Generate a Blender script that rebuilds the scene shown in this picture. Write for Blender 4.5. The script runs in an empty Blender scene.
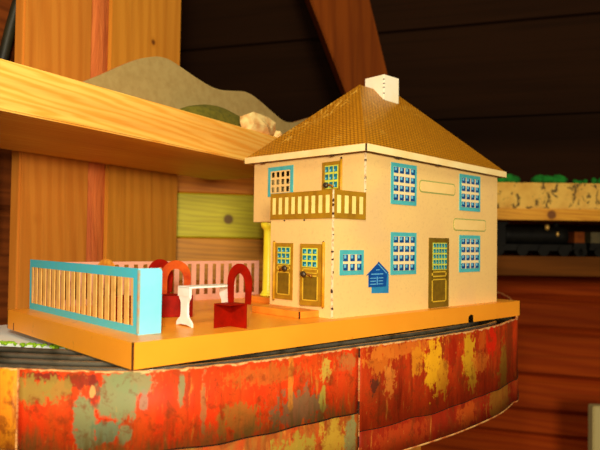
import bpy, bmesh, math, random
from mathutils import Vector, Matrix
random.seed(5)
SC = bpy.context.scene
COL = SC.collection
PI = math.pi

# ------------------------------------------------------------------ camera frame
CAM = Vector((-.3531, -.3432, .06028))
AZ, PITCH, ROLL, FPX = math.radians(47.2277), .02718, .01445, 621.2
FH = Vector((math.cos(AZ), math.sin(AZ), 0)); RH = Vector((math.sin(AZ), -math.cos(AZ), 0))
def W(d, s, z):                       # a place in the room: d metres into the room, s metres to the right, height z
    v = CAM + FH * d + RH * s
    return Vector((v.x, v.y, z))
def flat(v): return Vector((v.x, v.y, 0))
PA = math.radians(16.8)               # direction of the shelf plank and of the wall it is nailed to
PO = Vector((-.2191, .102, .1465))
def Q(t, n, z=0):                     # along the plank, away behind its front edge, above its underside
    return PO + Vector((math.cos(PA) * t - math.sin(PA) * n, math.sin(PA) * t + math.cos(PA) * n, z))

# ------------------------------------------------------------------ materials
def lin(c):
    return tuple((x / 12.92 if x <= .04045 else ((x + .055) / 1.055) ** 2.4) for x in [v / 255 for v in c]) + (1,)
class NT:
    def __init__(s, name, rough=.5, metal=0, spec=.5):
        s.m = bpy.data.materials.new(name); s.m.use_nodes = True
        s.t = s.m.node_tree; s.b = s.t.nodes['Principled BSDF']
        s.b.inputs['Roughness'].default_value = rough; s.b.inputs['Metallic'].default_value = metal
        s.b.inputs['Specular IOR Level'].default_value = spec
    def n(s, typ, ins=None, **kw):
        n = s.t.nodes.new(typ)
        for k, v in kw.items(): setattr(n, k, v)
        for k, v in (ins or {}).items():
            if hasattr(v, 'is_output'): s.t.links.new(v, n.inputs[k])
            else: n.inputs[k].default_value = v
        return n
    def coord(s, kind='Object', scale=(1, 1, 1), loc=(0, 0, 0)):
        c = s.n('ShaderNodeTexCoord')
        return s.n('ShaderNodeMapping', {'Vector': c.outputs[kind], 'Scale': scale, 'Location': loc}).outputs[0]
    def noise(s, vec, scale=5, detail=4, rough=.55, dist=0):
        return s.n('ShaderNodeTexNoise', {'Vector': vec, 'Scale': scale, 'Detail': detail, 'Roughness': rough, 'Distortion': dist}).outputs['Fac']
    def rng(s, v, a, b, c=0, d=1):
        return s.n('ShaderNodeMapRange', {'Value': v, 'From Min': a, 'From Max': b, 'To Min': c, 'To Max': d}).outputs[0]
    def mix(s, f, a, b, mode='MIX'):
        n = s.n('ShaderNodeMix', data_type='RGBA', blend_type=mode)
        for i, v in ((0, f), (6, a), (7, b)):
            if hasattr(v, 'is_output'): s.t.links.new(v, n.inputs[i])
            else: n.inputs[i].default_value = v
        return n.outputs[2]
    def math(s, op, a, b=0.0):
        n = s.n('ShaderNodeMath', operation=op)
        for i, v in ((0, a), (1, b)):
            if hasattr(v, 'is_output'): s.t.links.new(v, n.inputs[i])
            else: n.inputs[i].default_value = v
        return n.outputs[0]
    def vm(s, op, a, b):
        n = s.n('ShaderNodeVectorMath', operation=op)
        for i, v in ((0, a), (1, b)):
            if hasattr(v, 'is_output'): s.t.links.new(v, n.inputs[i])
            else: n.inputs[i].default_value = v
        return n
    def out(s, col):
        s.t.links.new(col, s.b.inputs['Base Color']); return s.m
    def bump(s, h, strength=.3, dist=.001):
        b = s.n('ShaderNodeBump', {'Height': h, 'Strength': strength, 'Distance': dist})
        s.t.links.new(b.outputs[0], s.b.inputs['Normal'])

def paint(name, c, c2=None, scale=60, rough=.45, spec=.4, amt=1.0, metal=0, stretch=(1, 1, 1), lo=.4, hi=.7):
    m = NT(name, rough, metal, spec)
    if c2 is None: c2 = tuple(v * .86 for v in c)
    f = m.rng(m.noise(m.coord('Object', stretch), scale), lo, hi, 0, amt)
    return m.out(m.mix(f, lin(c), lin(c2)))

def wood(name, light, mid, dark, axis=0, scale=1.0, rough=.6, ring=30, knots=(), grain=.7, dist=7.0, spec=.3):
    """Sawn softwood: long grain along one local axis, bands of early and late wood, optional round knots (local point, radius)."""
    m = NT(name, rough, 0, spec)
    st = [1.0, 1.0, 1.0]; st[axis] = .07
    vec = m.coord('Object', tuple(v * scale for v in st))
    warp = m.noise(vec, 9, 3)
    w = m.n('ShaderNodeTexWave', {'Vector': vec, 'Scale': ring, 'Distortion': dist, 'Detail': 3, 'Detail Scale': 1.2},
            wave_type='BANDS', bands_direction='DIAGONAL').outputs['Fac']
    fine = m.noise(m.coord('Object', tuple(v * scale for v in [x if i != axis else .03 for i, x in enumerate((1, 1, 1))])), 160, 3)
    c = m.mix(m.rng(w, .25, .95, 0, grain), lin(light), lin(mid))
    c = m.mix(m.rng(warp, .52, .78, 0, .75), c, lin(dark))
    c = m.mix(m.rng(fine, .5, .75, 0, .35), c, lin(dark))
    for (p, r) in knots:
        co = m.coord('Object')
        d = m.vm('LENGTH', m.vm('MULTIPLY', m.vm('SUBTRACT', co, p).outputs[0], [1 / r] * 3).outputs[0], (0, 0, 0)).outputs['Value']
        d = m.math('ADD', d, m.rng(m.noise(co, 90), 0, 1, -.15, .15))
        c = m.mix(m.rng(d, 1.9, .9, 0, .55), c, lin(mid))
        c = m.mix(m.rng(d, 1.1, .75, 0, .85), c, lin((92, 42, 14)))
    m.bump(fine, .25, .001)
    return m.out(c)

# ------------------------------------------------------------------ mesh builder
class MB:
    def __init__(s): s.b = bmesh.new(); s.uv = s.b.loops.layers.uv.new('UVMap')
    def face(s, pts, mi=0, uvs=None, smooth=False):
        try: f = s.b.faces.new([s.b.verts.new(p) for p in pts])
        except ValueError: return
        f.material_index = mi; f.smooth = smooth
        if uvs:
            for l, u in zip(f.loops, uvs): l[s.uv].uv = u
        return f
    def box(s, x0, x1, y0, y1, z0, z1, mi=0, bev=0):
        r = bmesh.ops.create_cube(s.b, size=1)
        for v in r['verts']:
            v.co = Vector(((x0 + x1) / 2 + v.co.x * (x1 - x0), (y0 + y1) / 2 + v.co.y * (y1 - y0), (z0 + z1) / 2 + v.co.z * (z1 - z0)))
        fs = {f for v in r['verts'] for f in v.link_faces}
        for f in fs: f.material_index = mi
        if bev:
            es = list({e for f in fs for e in f.edges})
            rr = bmesh.ops.bevel(s.b, geom=es, offset=bev, segments=2, profile=.5, affect='EDGES')
            for f in rr['faces']: f.material_index = mi
        return s
    def prism(s, poly, vec, mi=0, side=None, smooth=False):
        """closed solid: planar polygon of 3-D points swept along vec"""
        vec = Vector(vec); side = mi if side is None else side
        a = [s.b.verts.new(p) for p in poly]; b = [s.b.verts.new(Vector(p) + vec) for p in poly]
        s.b.faces.new(a).material_index = mi
        s.b.faces.new(list(reversed(b))).material_index = mi
        n = len(poly)
        for i in range(n):
            f = s.b.faces.new([a[i], b[i], b[(i + 1) % n], a[(i + 1) % n]]); f.material_index = side; f.smooth = smooth
        return s
    def lathe(s, prof, c, seg=20, mi=0, axis='Z'):
        rings = []
        for r, h in prof:
            ring = []
            for k in range(seg):
                a = 2 * PI * k / seg
                p = (r * math.cos(a), r * math.sin(a), h)
                if axis == 'X': p = (p[2], p[0], p[1])
                if axis == 'Y': p = (p[0], p[2], p[1])
                ring.append(s.b.verts.new(Vector(c) + Vector(p)))
            rings.append(ring)
        for i in range(len(rings) - 1):
            for k in range(seg):
                f = s.b.faces.new([rings[i][k], rings[i][(k + 1) % seg], rings[i + 1][(k + 1) % seg], rings[i + 1][k]])
                f.smooth = True; f.material_index = mi
        for ring in (rings[0], rings[-1]):
            s.b.faces.new(ring).material_index = mi
        return s
    def tube(s, pts, r, seg=10, mi=0):
        pts = [Vector(p) for p in pts]; rings = []
        for i, p in enumerate(pts):
            d = (pts[min(i + 1, len(pts) - 1)] - pts[max(i - 1, 0)]).normalized()
            x = d.cross(Vector((0, 0, 1)) if abs(d.z) < .9 else Vector((1, 0, 0))).normalized(); y = d.cross(x)
            rings.append([s.b.verts.new(p + (x * math.cos(2 * PI * k / seg) + y * math.sin(2 * PI * k / seg)) * r) for k in range(seg)])
        for i in range(len(rings) - 1):
            for k in range(seg):
                f = s.b.faces.new([rings[i][k], rings[i][(k + 1) % seg], rings[i + 1][(k + 1) % seg], rings[i + 1][k]]); f.smooth = True; f.material_index = mi
        for g in (rings[0], rings[-1]): s.b.faces.new(g).material_index = mi
        return s
    def blob(s, c, rx, ry, rz, amp=.25, sub=3, mi=0, seed=0, freq=3.0, rot=0, flat=False):
        from mathutils import noise
        r = bmesh.ops.create_icosphere(s.b, subdivisions=sub, radius=1)
        for v in r['verts']:
            k = 1 + amp * noise.noise(v.co * freq + Vector((seed * 7.3, seed * 3.1, 0)))
            p = Vector((v.co.x * k * rx, v.co.y * k * ry, v.co.z * k * rz))
            p.rotate(Matrix.Rotation(rot, 3, 'Z')); v.co = Vector(c) + p
        for f in {f for v in r['verts'] for f in v.link_faces}: f.material_index = mi; f.smooth = not flat
        return s
    def tf(s, M): bmesh.ops.transform(s.b, matrix=M, verts=s.b.verts); return s

def tagset(o, label=None, cat=None, group=None, kind=None):
    for k, v in (('label', label), ('category', cat), ('group', group), ('kind', kind)):
        if v: o[k] = v
    return o
def empty(name, loc, label, cat, group=None, rz=0):
    o = bpy.data.objects.new(name, None); o.empty_display_size = .01; o.location = loc; o.rotation_euler = (0, 0, rz)
    COL.objects.link(o); return tagset(o, label, cat, group)
def obj(name, mb, mats, parent=None, label=None, cat=None, group=None, kind=None, local=False, rz=0, solid=0, base=True, norm=True):
    """Links the builder as ONE mesh object. World-space shapes are moved to an origin at their base (local=True keeps parent space)."""
    bm = mb.b
    if norm: bmesh.ops.recalc_face_normals(bm, faces=bm.faces)
    me = bpy.data.meshes.new(name)
    off = Vector((0, 0, 0))
    if not local:
        vs = [v.co for v in bm.verts]
        off = Vector(((min(v.x for v in vs) + max(v.x for v in vs)) / 2, (min(v.y for v in vs) + max(v.y for v in vs)) / 2, min(v.z for v in vs)))
        if rz:                                  # keep the grain along local X
            bmesh.ops.transform(bm, matrix=Matrix.Rotation(-rz, 4, 'Z') @ Matrix.Translation(-off), verts=bm.verts)
        else:
            bmesh.ops.translate(bm, vec=-off, verts=bm.verts)
    bm.to_mesh(me); bm.free()
    for m in (mats if isinstance(mats, (list, tuple)) else [mats]): me.materials.append(m)
    o = bpy.data.objects.new(name, me); COL.objects.link(o)
    if parent is not None:
        o.parent = parent
        if not local:
            pw = Vector((0, 0, 0)); p = parent
            while p is not None: pw += Vector(p.location); p = p.parent
            off = off - pw
    o.location = off
    if rz: o.rotation_euler = (0, 0, rz)
    if solid:
        sm = o.modifiers.new('sheet', 'SOLIDIFY'); sm.thickness = solid; sm.offset = 0
    return tagset(o, label, cat, group, kind)
def cells(mb, us, vs, place, fn):
    """sheet cut on a grid: fn(u, v) gives the material of the cell or None for a hole"""
    for i in range(len(us) - 1):
        for j in range(len(vs) - 1):
            mi = fn((us[i] + us[i + 1]) / 2, (vs[j] + vs[j + 1]) / 2)
            if mi is None: continue
            mb.face([place(us[i], vs[j]), place(us[i + 1], vs[j]), place(us[i + 1], vs[j + 1]), place(us[i], vs[j + 1])], mi)
def sheet_with_holes(mb, u0, u1, v0, v1, holes, place, mi=0):
    us = sorted({u0, u1} | {h[k] for h in holes for k in (0, 1)}); vs = sorted({v0, v1} | {h[k] for h in holes for k in (2, 3)})
    us = [u for u in us if u0 <= u <= u1]; vs = [v for v in vs if v0 <= v <= v1]
    cells(mb, us, vs, place, lambda u, v: None if any(h[0] < u < h[1] and h[2] < v < h[3] for h in holes) else mi)

# ------------------------------------------------------------------ palette
cream = NT('cream_tin', .42, 0, .45)
_n = cream.noise(cream.coord('Object'), 22, 5); _f = cream.noise(cream.coord('Object'), 420, 2)
_c = cream.mix(cream.rng(_n, .42, .7, 0, .55), lin((247, 207, 128)), lin((239, 193, 124)))
_c = cream.mix(cream.rng(_f, .55, .8, 0, .35), _c, lin((205, 160, 100)))
_c = cream.mix(cream.rng(cream.noise(cream.coord('Object', loc=(.3, .1, .2)), 9, 3), .60, .72, 0, .35), _c, lin((215, 178, 140)))
cream = cream.out(_c)
fasc_c = paint('cream_fascia', (255, 232, 165), (248, 215, 140), 40, .4)
seam_d = paint('rusty_seam', (70, 38, 14), (30, 14, 6), 300, .7)
seam_w = paint('worn_tin_edge', (250, 226, 176), (206, 160, 100), 260, .4, lo=.5, hi=.62)
ochre = paint('ochre_print', (176, 128, 22), (150, 104, 18), 90, .45)
ochre_d = paint('dark_ochre_print', (128, 98, 16), (104, 78, 14), 200, .45)
bark_br = paint('brown_print', (126, 98, 20), (104, 78, 16), 90, .45)
gold = paint('gold_line', (226, 186, 50), (205, 160, 40), 90, .4)
lemon = paint('lemon_line', (222, 228, 80), (205, 205, 70), 90, .4)
teal = paint('turquoise_print', (84, 192, 192), (70, 170, 178), 90, .45)
glass_b = paint('blue_pane', (16, 84, 150), (10, 58, 118), 160, .35)
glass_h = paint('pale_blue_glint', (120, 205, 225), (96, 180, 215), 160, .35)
glass_t = paint('teal_pane', (20, 130, 140), (14, 90, 120), 160, .35)
slot_c = paint('cream_slot', (255, 236, 140), (250, 220, 124), 60, .45)
door_y = paint('mustard_rod', (216, 160, 24), (180, 120, 20), 100, .4)
metal_k = paint('tarnished_knob', (86, 72, 52), (48, 38, 26), 250, .35, metal=.6)
copper = paint('copper_lever', (190, 130, 40), (120, 66, 20), 200, .4, metal=.5)
tray_o = NT('orange_tin', .36, 0, .5)
_c = tray_o.mix(tray_o.rng(tray_o.noise(tray_o.coord('Object'), 14, 5), .4, .7, 0, .6), lin((252, 164, 40)), lin((242, 146, 30)))
_c = tray_o.mix(tray_o.rng(tray_o.noise(tray_o.coord('Object', loc=(.5, .2, 0)), 55, 4), .64, .74, 0, .7), _c, lin((150, 78, 14)))
tray_o = tray_o.out(_c)
tray_seam = paint('tray_seam', (92, 40, 8), (60, 24, 6), 200, .6)
step_o = paint('orange_step', (246, 148, 40), (228, 124, 30), 60, .4)
yellow = paint('yellow_column', (255, 244, 56), (248, 230, 44), 50, .35)
chim_w = paint('ivory_tin', (255, 246, 214), (250, 238, 196), 50, .4)
blue_f = paint('turquoise_rail', (74, 202, 224), (88, 200, 204), 60, .4, lo=.35, hi=.65)
blue_p = paint('lit_turquoise_end', (134, 222, 236), (120, 214, 232), 40, .35)  # rail turquoise lightened, bright flash light put into the end plate's colour
picket_c = paint('buff_picket', (240, 190, 104), (226, 170, 84), 120, .45)
pink_f = paint('pink_tin', (222, 162, 134), (212, 148, 116), 60, .45)
red_c = NT('red_tin', .6, 0, .08)
_c = red_c.mix(red_c.rng(red_c.noise(red_c.coord('Object'), 90, 4), .4, .7), lin((156, 18, 1)), lin((126, 14, 1)))
red_c = red_c.out(_c)
orange_c = paint('orange_red_tin', (196, 80, 4), (160, 40, 1), 70, .55, .08)
gold_c = paint('worn_gold_tin', (220, 150, 50), (170, 70, 20), 120, .35)
white_t = paint('white_tin', (252, 246, 232), (238, 226, 204), 60, .4)
tin_grey = NT('tinplate_rail', .25, .75, .6)
tin_grey = tin_grey.out(tin_grey.mix(tin_grey.rng(tin_grey.noise(tin_grey.coord('Object', (1, 1, 1)), 70, 4), .4, .7), lin((150, 142, 120)), lin((92, 86, 66))))
bed_grey = paint('grey_track_bed', (58, 54, 38), (44, 42, 30), 60, .7)
sleeper_m = paint('sleeper_tin', (100, 92, 70), (70, 62, 46), 90, .6, metal=.4)
base_green = paint('layout_ground', (94, 92, 62), (60, 62, 44), 30, .85)
card_w = paint('pale_card', (236, 250, 242), (240, 246, 230), 12, .7)
flock_g = paint('green_flock', (150, 196, 30), (110, 160, 16), 200, .95)
rim_e = paint('raw_sheet_edge', (226, 170, 96), (184, 92, 34), 70, .7, lo=.42, hi=.6)
navy = paint('deep_blue_print', (10, 84, 166), (8, 66, 140), 90, .4)
sky_b = paint('mid_blue_print', (46, 140, 190), (40, 124, 176), 90, .4)
pale_l = paint('pale_blue_line', (110, 190, 226), (80, 160, 210), 200, .4)
plaq_c = paint('cream_plaque', (252, 216, 136), (246, 206, 124), 60, .45)
plaq_c2 = paint('cream_muntin', (252, 232, 172), (248, 224, 160), 60, .45)
plaq_l = paint('olive_line', (150, 168, 96), (170, 170, 80), 90, .45)

# roof print: fish-scale tiles in brown and gold, rubbed patches
def roof_mat():
    m = NT('tile_printed_tin', .38, 0, .45)
    uv = m.coord('UV')
    br = m.n('ShaderNodeTexBrick', {'Vector': uv, 'Color1': lin((218, 150, 28)), 'Color2': lin((202, 136, 24)), 'Mortar': lin((112, 64, 10)),
             'Scale': 1.0, 'Mortar Size': .00055, 'Mortar Smooth': .5, 'Brick Width': .0044, 'Row Height': .0031}, offset=.5)
    c = br.outputs['Color']
    nz = m.noise(m.coord('Object'), 26, 5)
    c = m.mix(m.rng(nz, .45, .75, 0, .45), c, lin((170, 106, 16)))
    # rubbed scratches near the front hip: thin wandering lines
    sc = m.noise(m.coord('UV', (1, .5, 1)), 62, 4, .6, 1.6)
    line = m.math('SUBTRACT', 1.0, m.rng(m.math('ABSOLUTE', m.math('SUBTRACT', sc, .5)), .004, .026))
    zone = m.rng(m.noise(m.coord('UV', loc=(.31, .07, 0)), 15, 2), .54, .60)
    att = m.n('ShaderNodeAttribute', attribute_name='worn').outputs['Fac']
    f = m.math('MULTIPLY', m.math('MULTIPLY', line, zone), att)
    c = m.mix(m.math('MULTIPLY', f, .9), c, lin((255, 204, 84)))
    return m.out(c)
roof_m = roof_mat()

# weathered fascia paint: base coat, vertical run streaks, and blotches where the coat has gone (u along the sheet, v down from the rim, metres)
def fascia_mat(name, base, base2, blots, grime=None):
    m = NT(name, .55, 0, .15)
    uv = m.coord('UV')
    n1 = m.noise(m.coord('UV', (1, .28, 1)), 75, 5, .6, .4)
    n2 = m.noise(m.coord('UV', (1, 1, 1), (3, 1, 0)), 130, 5, .65, .3)
    n3 = m.noise(m.coord('UV', (1, .1, 1), (1, 5, 0)), 160, 4)
    n4 = m.noise(m.coord('UV', (1, .6, 1), (7, 2, 0)), 46, 8, .7, .6)
    n5 = m.noise(m.coord('UV', (1, .16, 1), (9, 3, 0)), 210, 6, .65, .2)
    nf = m.noise(m.coord('UV', (1, .5, 1), (5, 8, 0)), 320, 6, .7)
    c = m.mix(m.rng(n1, .4, .66), lin(base), lin(base2))
    c = m.mix(m.rng(n3, .56, .7, 0, .6), c, lin(tuple(v * .62 for v in base2)))
    c = m.mix(m.rng(n4, .50, .62, 0, .7), c, lin((138, 56, 16)))
    c = m.mix(m.rng(n5, .60, .68, 0, .55), c, lin((214, 132, 44)))
    for (cu, cv, ru, rv, col, amt, jag) in blots:
        d = m.vm('LENGTH', m.vm('MULTIPLY', m.vm('SUBTRACT', uv, (cu, cv, 0)).outputs[0], (1 / ru, 1 / rv, 0)).outputs[0], (0, 0, 0)).outputs['Value']
        d = m.math('ADD', d, m.rng(n2, .25, .75, -jag, jag)); d = m.math('ADD', d, m.rng(n5, .3, .7, -jag * .8, jag * .8)); d = m.math('ADD', d, m.rng(nf, .3, .7, -jag * .8, jag * .8))
        c = m.mix(m.rng(d, 1.06, .84, 0, amt), c, lin(col))
    c = m.mix(m.rng(m.noise(m.coord('UV', (1, .7, 1), (2, 6, 0)), 95, 8, .72, .4), .54, .62, 0, .6), c, lin((122, 50, 14)))
    if grime:
        g = m.math('ADD', m.n('ShaderNodeSeparateXYZ', {'Vector': uv}).outputs['Y'], m.rng(n5, .3, .7, -.014, .014))
        c = m.mix(m.rng(g, grime[0], grime[0] - .014, 0, grime[2]), c, lin(grime[1]))
    c = m.mix(m.rng(n2, .60, .70, 0, .5), c, lin((104, 46, 14)))
    c = m.mix(m.rng(nf, .62, .70, 0, .6), c, lin((84, 40, 16)))
    c = m.mix(m.rng(nf, .38, .30, 0, .4), c, lin((220, 150, 60)))
    g = m.math('ADD', m.n('ShaderNodeSeparateXYZ', {'Vector': uv}).outputs['Y'], m.rng(n2, .3, .7, -.0016, .0016))
    c = m.mix(m.rng(g, -.0010, -.0002, 0, .75), c, lin((236, 190, 120)))
    m.bump(n2, .15, .001)
    return m.out(c)
GG = (126, 132, 84); OL = (150, 124, 50); DB = (104, 36, 24); YE = (226, 160, 24); OR = (206, 92, 14)
pan_left = fascia_mat('yellow_sheet', (240, 150, 28), (226, 126, 22), [(-.012, -.02, .012, .03, (150, 160, 90), .8, .3)])
pan_mid = fascia_mat('red_sheet', (222, 54, 12), (198, 68, 16), [
    (.030, -.0045, .014, .0028, DB, .85, .5), (.052, -.006, .010, .004, DB, .7, .5),
    (.022, -.0125, .011, .0085, OL, .9, .4), (.038, -.0105, .009, .007, OL, .8, .4),
    (.073, -.015, .013, .015, GG, .95, .3), (.082, -.006, .013, .008, GG, .9, .3), (.055, -.032, .0075, .018, GG, .95, .3), (.067, -.034, .0085, .007, (108, 122, 84), .95, .3),
    (.078, -.036, .004, .006, GG, .9, .3), (.060, -.012, .004, .009, DB, .6, .4), (.0585, -.012, .0018, .004, (236, 150, 80), .9, .3),
    (.088, -.018, .003, .006, (150, 120, 90), .8, .3), (.110, -.012, .0022, .010, GG, .8, .3), (.124, -.022, .002, .018, (150, 110, 60), .7, .4),
    (.150, -.036, .016, .010, (140, 110, 40), .6, .6), (.196, -.036, .022, .012, (112, 104, 66), .75, .6), (.188, -.012, .0022, .026, (214, 130, 40), .7, .4),
    (.219, -.012, .006, .008, (190, 160, 60), .8, .5), (.217, -.032, .003, .010, (176, 160, 60), .8, .4), (.240, -.010, .010, .006, (170, 110, 50), .7, .6),
    (.170, -.010, .030, .006, (172, 96, 30), .6, .6), (.235, -.030, .012, .018, (196, 64, 18), .6, .6), (.013, -.030, .010, .012, (220, 50, 12), .6, .4)],
    (-.036, (110, 84, 34), .75))
pan_right = fascia_mat('red_yellow_sheet', (186, 54, 12), (150, 40, 10), [
    (.275, -.012, .016, .010, (196, 100, 24), .8, .6), (.300, -.006, .05, .006, (210, 110, 30), .7, .6), (.318, -.016, .008, .012, (210, 130, 24), .8, .5),
    (.340, -.022, .013, .020, YE, .95, .5), (.352, -.034, .008, .016, (200, 130, 24), .85, .5), (.392, -.022, .011, .022, (206, 150, 26), .92, .5),
    (.400, -.040, .008, .014, (190, 140, 30), .8, .5), (.366, -.016, .006, .014, (150, 30, 8), .85, .4), (.436, -.012, .011, .016, (206, 32, 8), .9, .4),
    (.418, -.010, .007, .012, (190, 80, 16), .7, .5), (.470, -.045, .014, .026, (150, 110, 30), .8, .5), (.285, -.028, .006, .012, (206, 120, 40), .7, .6),
    (.268, -.030, .004, .006, (64, 36, 24), .8, .6), (.415, -.030, .014, .010, (196, 100, 26), .7, .6), (.49, -.02, .012, .03, (130, 50, 16), .8, .5)])
low_left = fascia_mat('yellow_lower_sheet', (200, 120, 30), (150, 90, 26), [])
low_mid = fascia_mat('grimy_lower_sheet', (176, 66, 18), (140, 100, 34), [
    (.19, -.068, .02, .016, (150, 130, 40), .8, .6), (.226, -.062, .012, .014, (176, 140, 40), .8, .6), (.13, -.066, .03, .01, (120, 90, 36), .7, .6),
    (.244, -.066, .006, .02, (120, 122, 70), .8, .4), (.06, -.062, .05, .012, (130, 100, 40), .7, .6)])
low_right = fascia_mat('dark_red_lower_sheet', (150, 36, 10), (124, 30, 8), [(.39, -.072, .016, .010, (180, 76, 18), .7, .6), (.46, -.07, .03, .02, (140, 96, 26), .7, .5), (.30, -.075, .03, .012, (170, 60, 16), .6, .6)])

# timber
plank_w = wood('fresh_sawn_pine', (255, 206, 96), (240, 164, 48), (206, 116, 28), 0, 1.0, .5, 110)
post_l = wood('planed_spruce', (214, 136, 46), (192, 110, 30), (158, 80, 22), 2, 1.0, .55, 34, [((-.015, -.008, .98), .006), ((.02, -.008, .73), .005), ((-.02, -.008, .83), .005)], .5)
post_r = wood('planed_fir', (214, 142, 44), (190, 118, 30), (156, 86, 20), 2, 1.0, .55, 30, [((.012, -.008, 1.06), .005), ((-.03, -.008, .99), .006), ((.035, -.008, .985), .004)], .5)
bark_m = NT('orange_bark', .75)
_v = bark_m.noise(bark_m.coord('Object', (1, 1, .12)), 70, 5, .65, 1.0)
_c = bark_m.mix(bark_m.rng(_v, .35, .65), lin((232, 126, 52)), lin((190, 88, 30))); bark_m.bump(_v, .8, .004); bark_m = bark_m.out(_c)
green_pl = wood('greenish_plank', (222, 210, 34), (200, 184, 24), (170, 140, 24), 0, 1.0, .5, 90, [((.0, -.018, .492), .0085)])
green_pl2 = wood('orange_brown_plank', (226, 152, 36), (196, 126, 26), (150, 96, 20), 0, 1.0, .5, 80)
orange_pl = wood('orange_plank', (236, 146, 34), (214, 120, 24), (170, 90, 20), 0, 1.0, .55, 70)
log_m = wood('red_brown_log', (172, 68, 13), (144, 48, 9), (72, 20, 6), 0, .6, .8, 40, [((.42, -.06, .53), .018), ((.33, -.06, .56), .014), ((.47, -.06, .42), .02), ((.25, -.06, .63), .016)], .6, 7, .08)
log_d = wood('soot_and_shade_board', (46, 27, 14), (36, 21, 11), (16, 10, 6), 0, .6, .85, 8, (), .7, 7, .05)
raft_m = wood('red_brown_rafter', (136, 66, 16), (112, 50, 12), (66, 26, 7), 2, .7, .8, 34, [((.02, -.05, .3), .012), ((-.03, -.05, .2), .012)], .6, 7, .06)
left_m = wood('weathered_brown_plank', (120, 58, 18), (92, 42, 12), (40, 20, 7), 0, .8, .85, 60, (), .7, 7, .08)
dark_tube = paint('black_hose', (40, 38, 18), (18, 20, 16), 30, .5)
lath_m = wood('pine_lath', (230, 164, 44), (206, 136, 30), (160, 90, 20), 0, 1.0, .55, 90, [((-.300, -.10, .010), .009)])
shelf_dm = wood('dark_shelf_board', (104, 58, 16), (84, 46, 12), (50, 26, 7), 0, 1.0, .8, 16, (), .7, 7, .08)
floor_m = wood('floor_boards', (110, 70, 34), (90, 54, 24), (60, 36, 16), 0, .6, .8, 8)
cork = NT('speckled_board', .8)
_s = cork.noise(cork.coord('Object', (1, 1, .7)), 95, 3, .6, .6)
_c = cork.mix(cork.rng(cork.noise(cork.coord('Object'), 30, 3), .4, .7), lin((236, 190, 84)), lin((214, 160, 60)))
_c = cork.mix(cork.rng(_s, .565, .62, 0, .9), _c, lin((78, 62, 22))); cork = cork.out(_c)
bush_g = paint('bright_green_foliage', (24, 130, 36), (12, 92, 20), 60, .9)
hill_m = paint('tan_hardboard', (176, 152, 92), (164, 138, 80), 120, .7)
hill_e = paint('raw_hardboard_edge', (212, 132, 60), (180, 104, 44), 120, .8)
moss_m = paint('olive_flock', (112, 104, 20), (86, 84, 14), 220, .95)
rock_m = NT('crumpled_plaster', .7)
rock_m = rock_m.out(rock_m.mix(rock_m.rng(rock_m.noise(rock_m.coord('Object'), 70, 4), .42, .62), lin((252, 220, 140)), lin((224, 164, 90))))
loco_b = paint('black_loco', (20, 18, 13), (11, 10, 8), 60, .6, .12)
loco_g = paint('olive_wagon', (78, 66, 30), (54, 50, 26), 60, .6)
rust_w = paint('rust_wagon', (112, 54, 8), (88, 36, 6), 60, .7, .1)
brass = paint('brass_knob', (222, 178, 90), (200, 150, 70), 60, .35, metal=.5)
pale_bd = paint('pale_painted_board', (206, 190, 128), (190, 170, 108), 20, .7, stretch=(1, 1, .1))

# ================================================================== THE TOY HOUSE
A1, A2, B1, B2, H1, H2, HW = .0378, .25, .0759, .148, .0798, .1022, .1392
house = empty('toy_house', (.12, .07, 0), 'cream lithographed tin toy house with brown tiled roof and white chimney', 'toy house')
fx = lambda X: (lambda u, v: (X, u, v)); fy = lambda Y: (lambda u, v: (u, Y, v)); fz = lambda Z: (lambda u, v: (u, v, Z))
WIN_U = (.0890, .1255, .1040, .1325)      # pierced window, front upper wall (y0, y1, z0, z1)
DOOR_U = (.0275, .0502, .0835, .1314)
DOOR_L = (.0460, .0690, .0110, .0592); DOOR_R = (.0115, .0357, .0085, .0588)
mb = MB()
def inset(h, e=.0012): return (h[0] + e, h[1] - e, h[2] + e, h[3] - e)
sheet_with_holes(mb, 0, B2, H1, HW, [inset(WIN_U, .003), inset(DOOR_U)], fx(A1))
sheet_with_holes(mb, 0, B1, 0, H1, [inset(DOOR_L), inset(DOOR_R)], fx(0))
sheet_with_holes(mb, 0, A2, 0, H1, [], fy(0)); sheet_with_holes(mb, A1, A2, H1, HW, [], fy(0))
sheet_with_holes(mb, 0, A2, 0, H1, [], fy(B1)); sheet_with_holes(mb, A1, A2, H1, HW, [], fy(B2))
sheet_with_holes(mb, 0, B1, 0, H1, [], fx(A2)); sheet_with_holes(mb, 0, B2, H1, HW, [], fx(A2))
sheet_with_holes(mb, A1, A2, 0, B2, [], fz(H1)); sheet_with_holes(mb, 0, A1, 0, B1, [], fz(H1))
obj('wall', mb, cream, house, solid=.0006, norm=False)
# worn corner seams
for (x, z0, z1, nm) in ((0, .001, H1 - .001, 0), (A1, H2, .136, 1)):
    mb = MB(); mb.box(x - .0008, x + .0005, -.0008, .0006, z0, z1, 0)
    sm_ = obj('corner_seam', mb, seam_w, house)
    z = z0 + random.uniform(.001, .008)
    while z < z1 - .006:                         # chipped, rusted spots
        h = random.uniform(.0012, .0040)
        mb = MB(); mb.blob((x - .0002 + random.uniform(-.0004, .0003), -.0002, z + h / 2), random.uniform(.0008, .0012), .0010, h / 2, .5, 2, 0, z * 900)
        obj('rust_chip', mb, seam_d, sm_)
        z += random.uniform(.006, .016)
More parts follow.
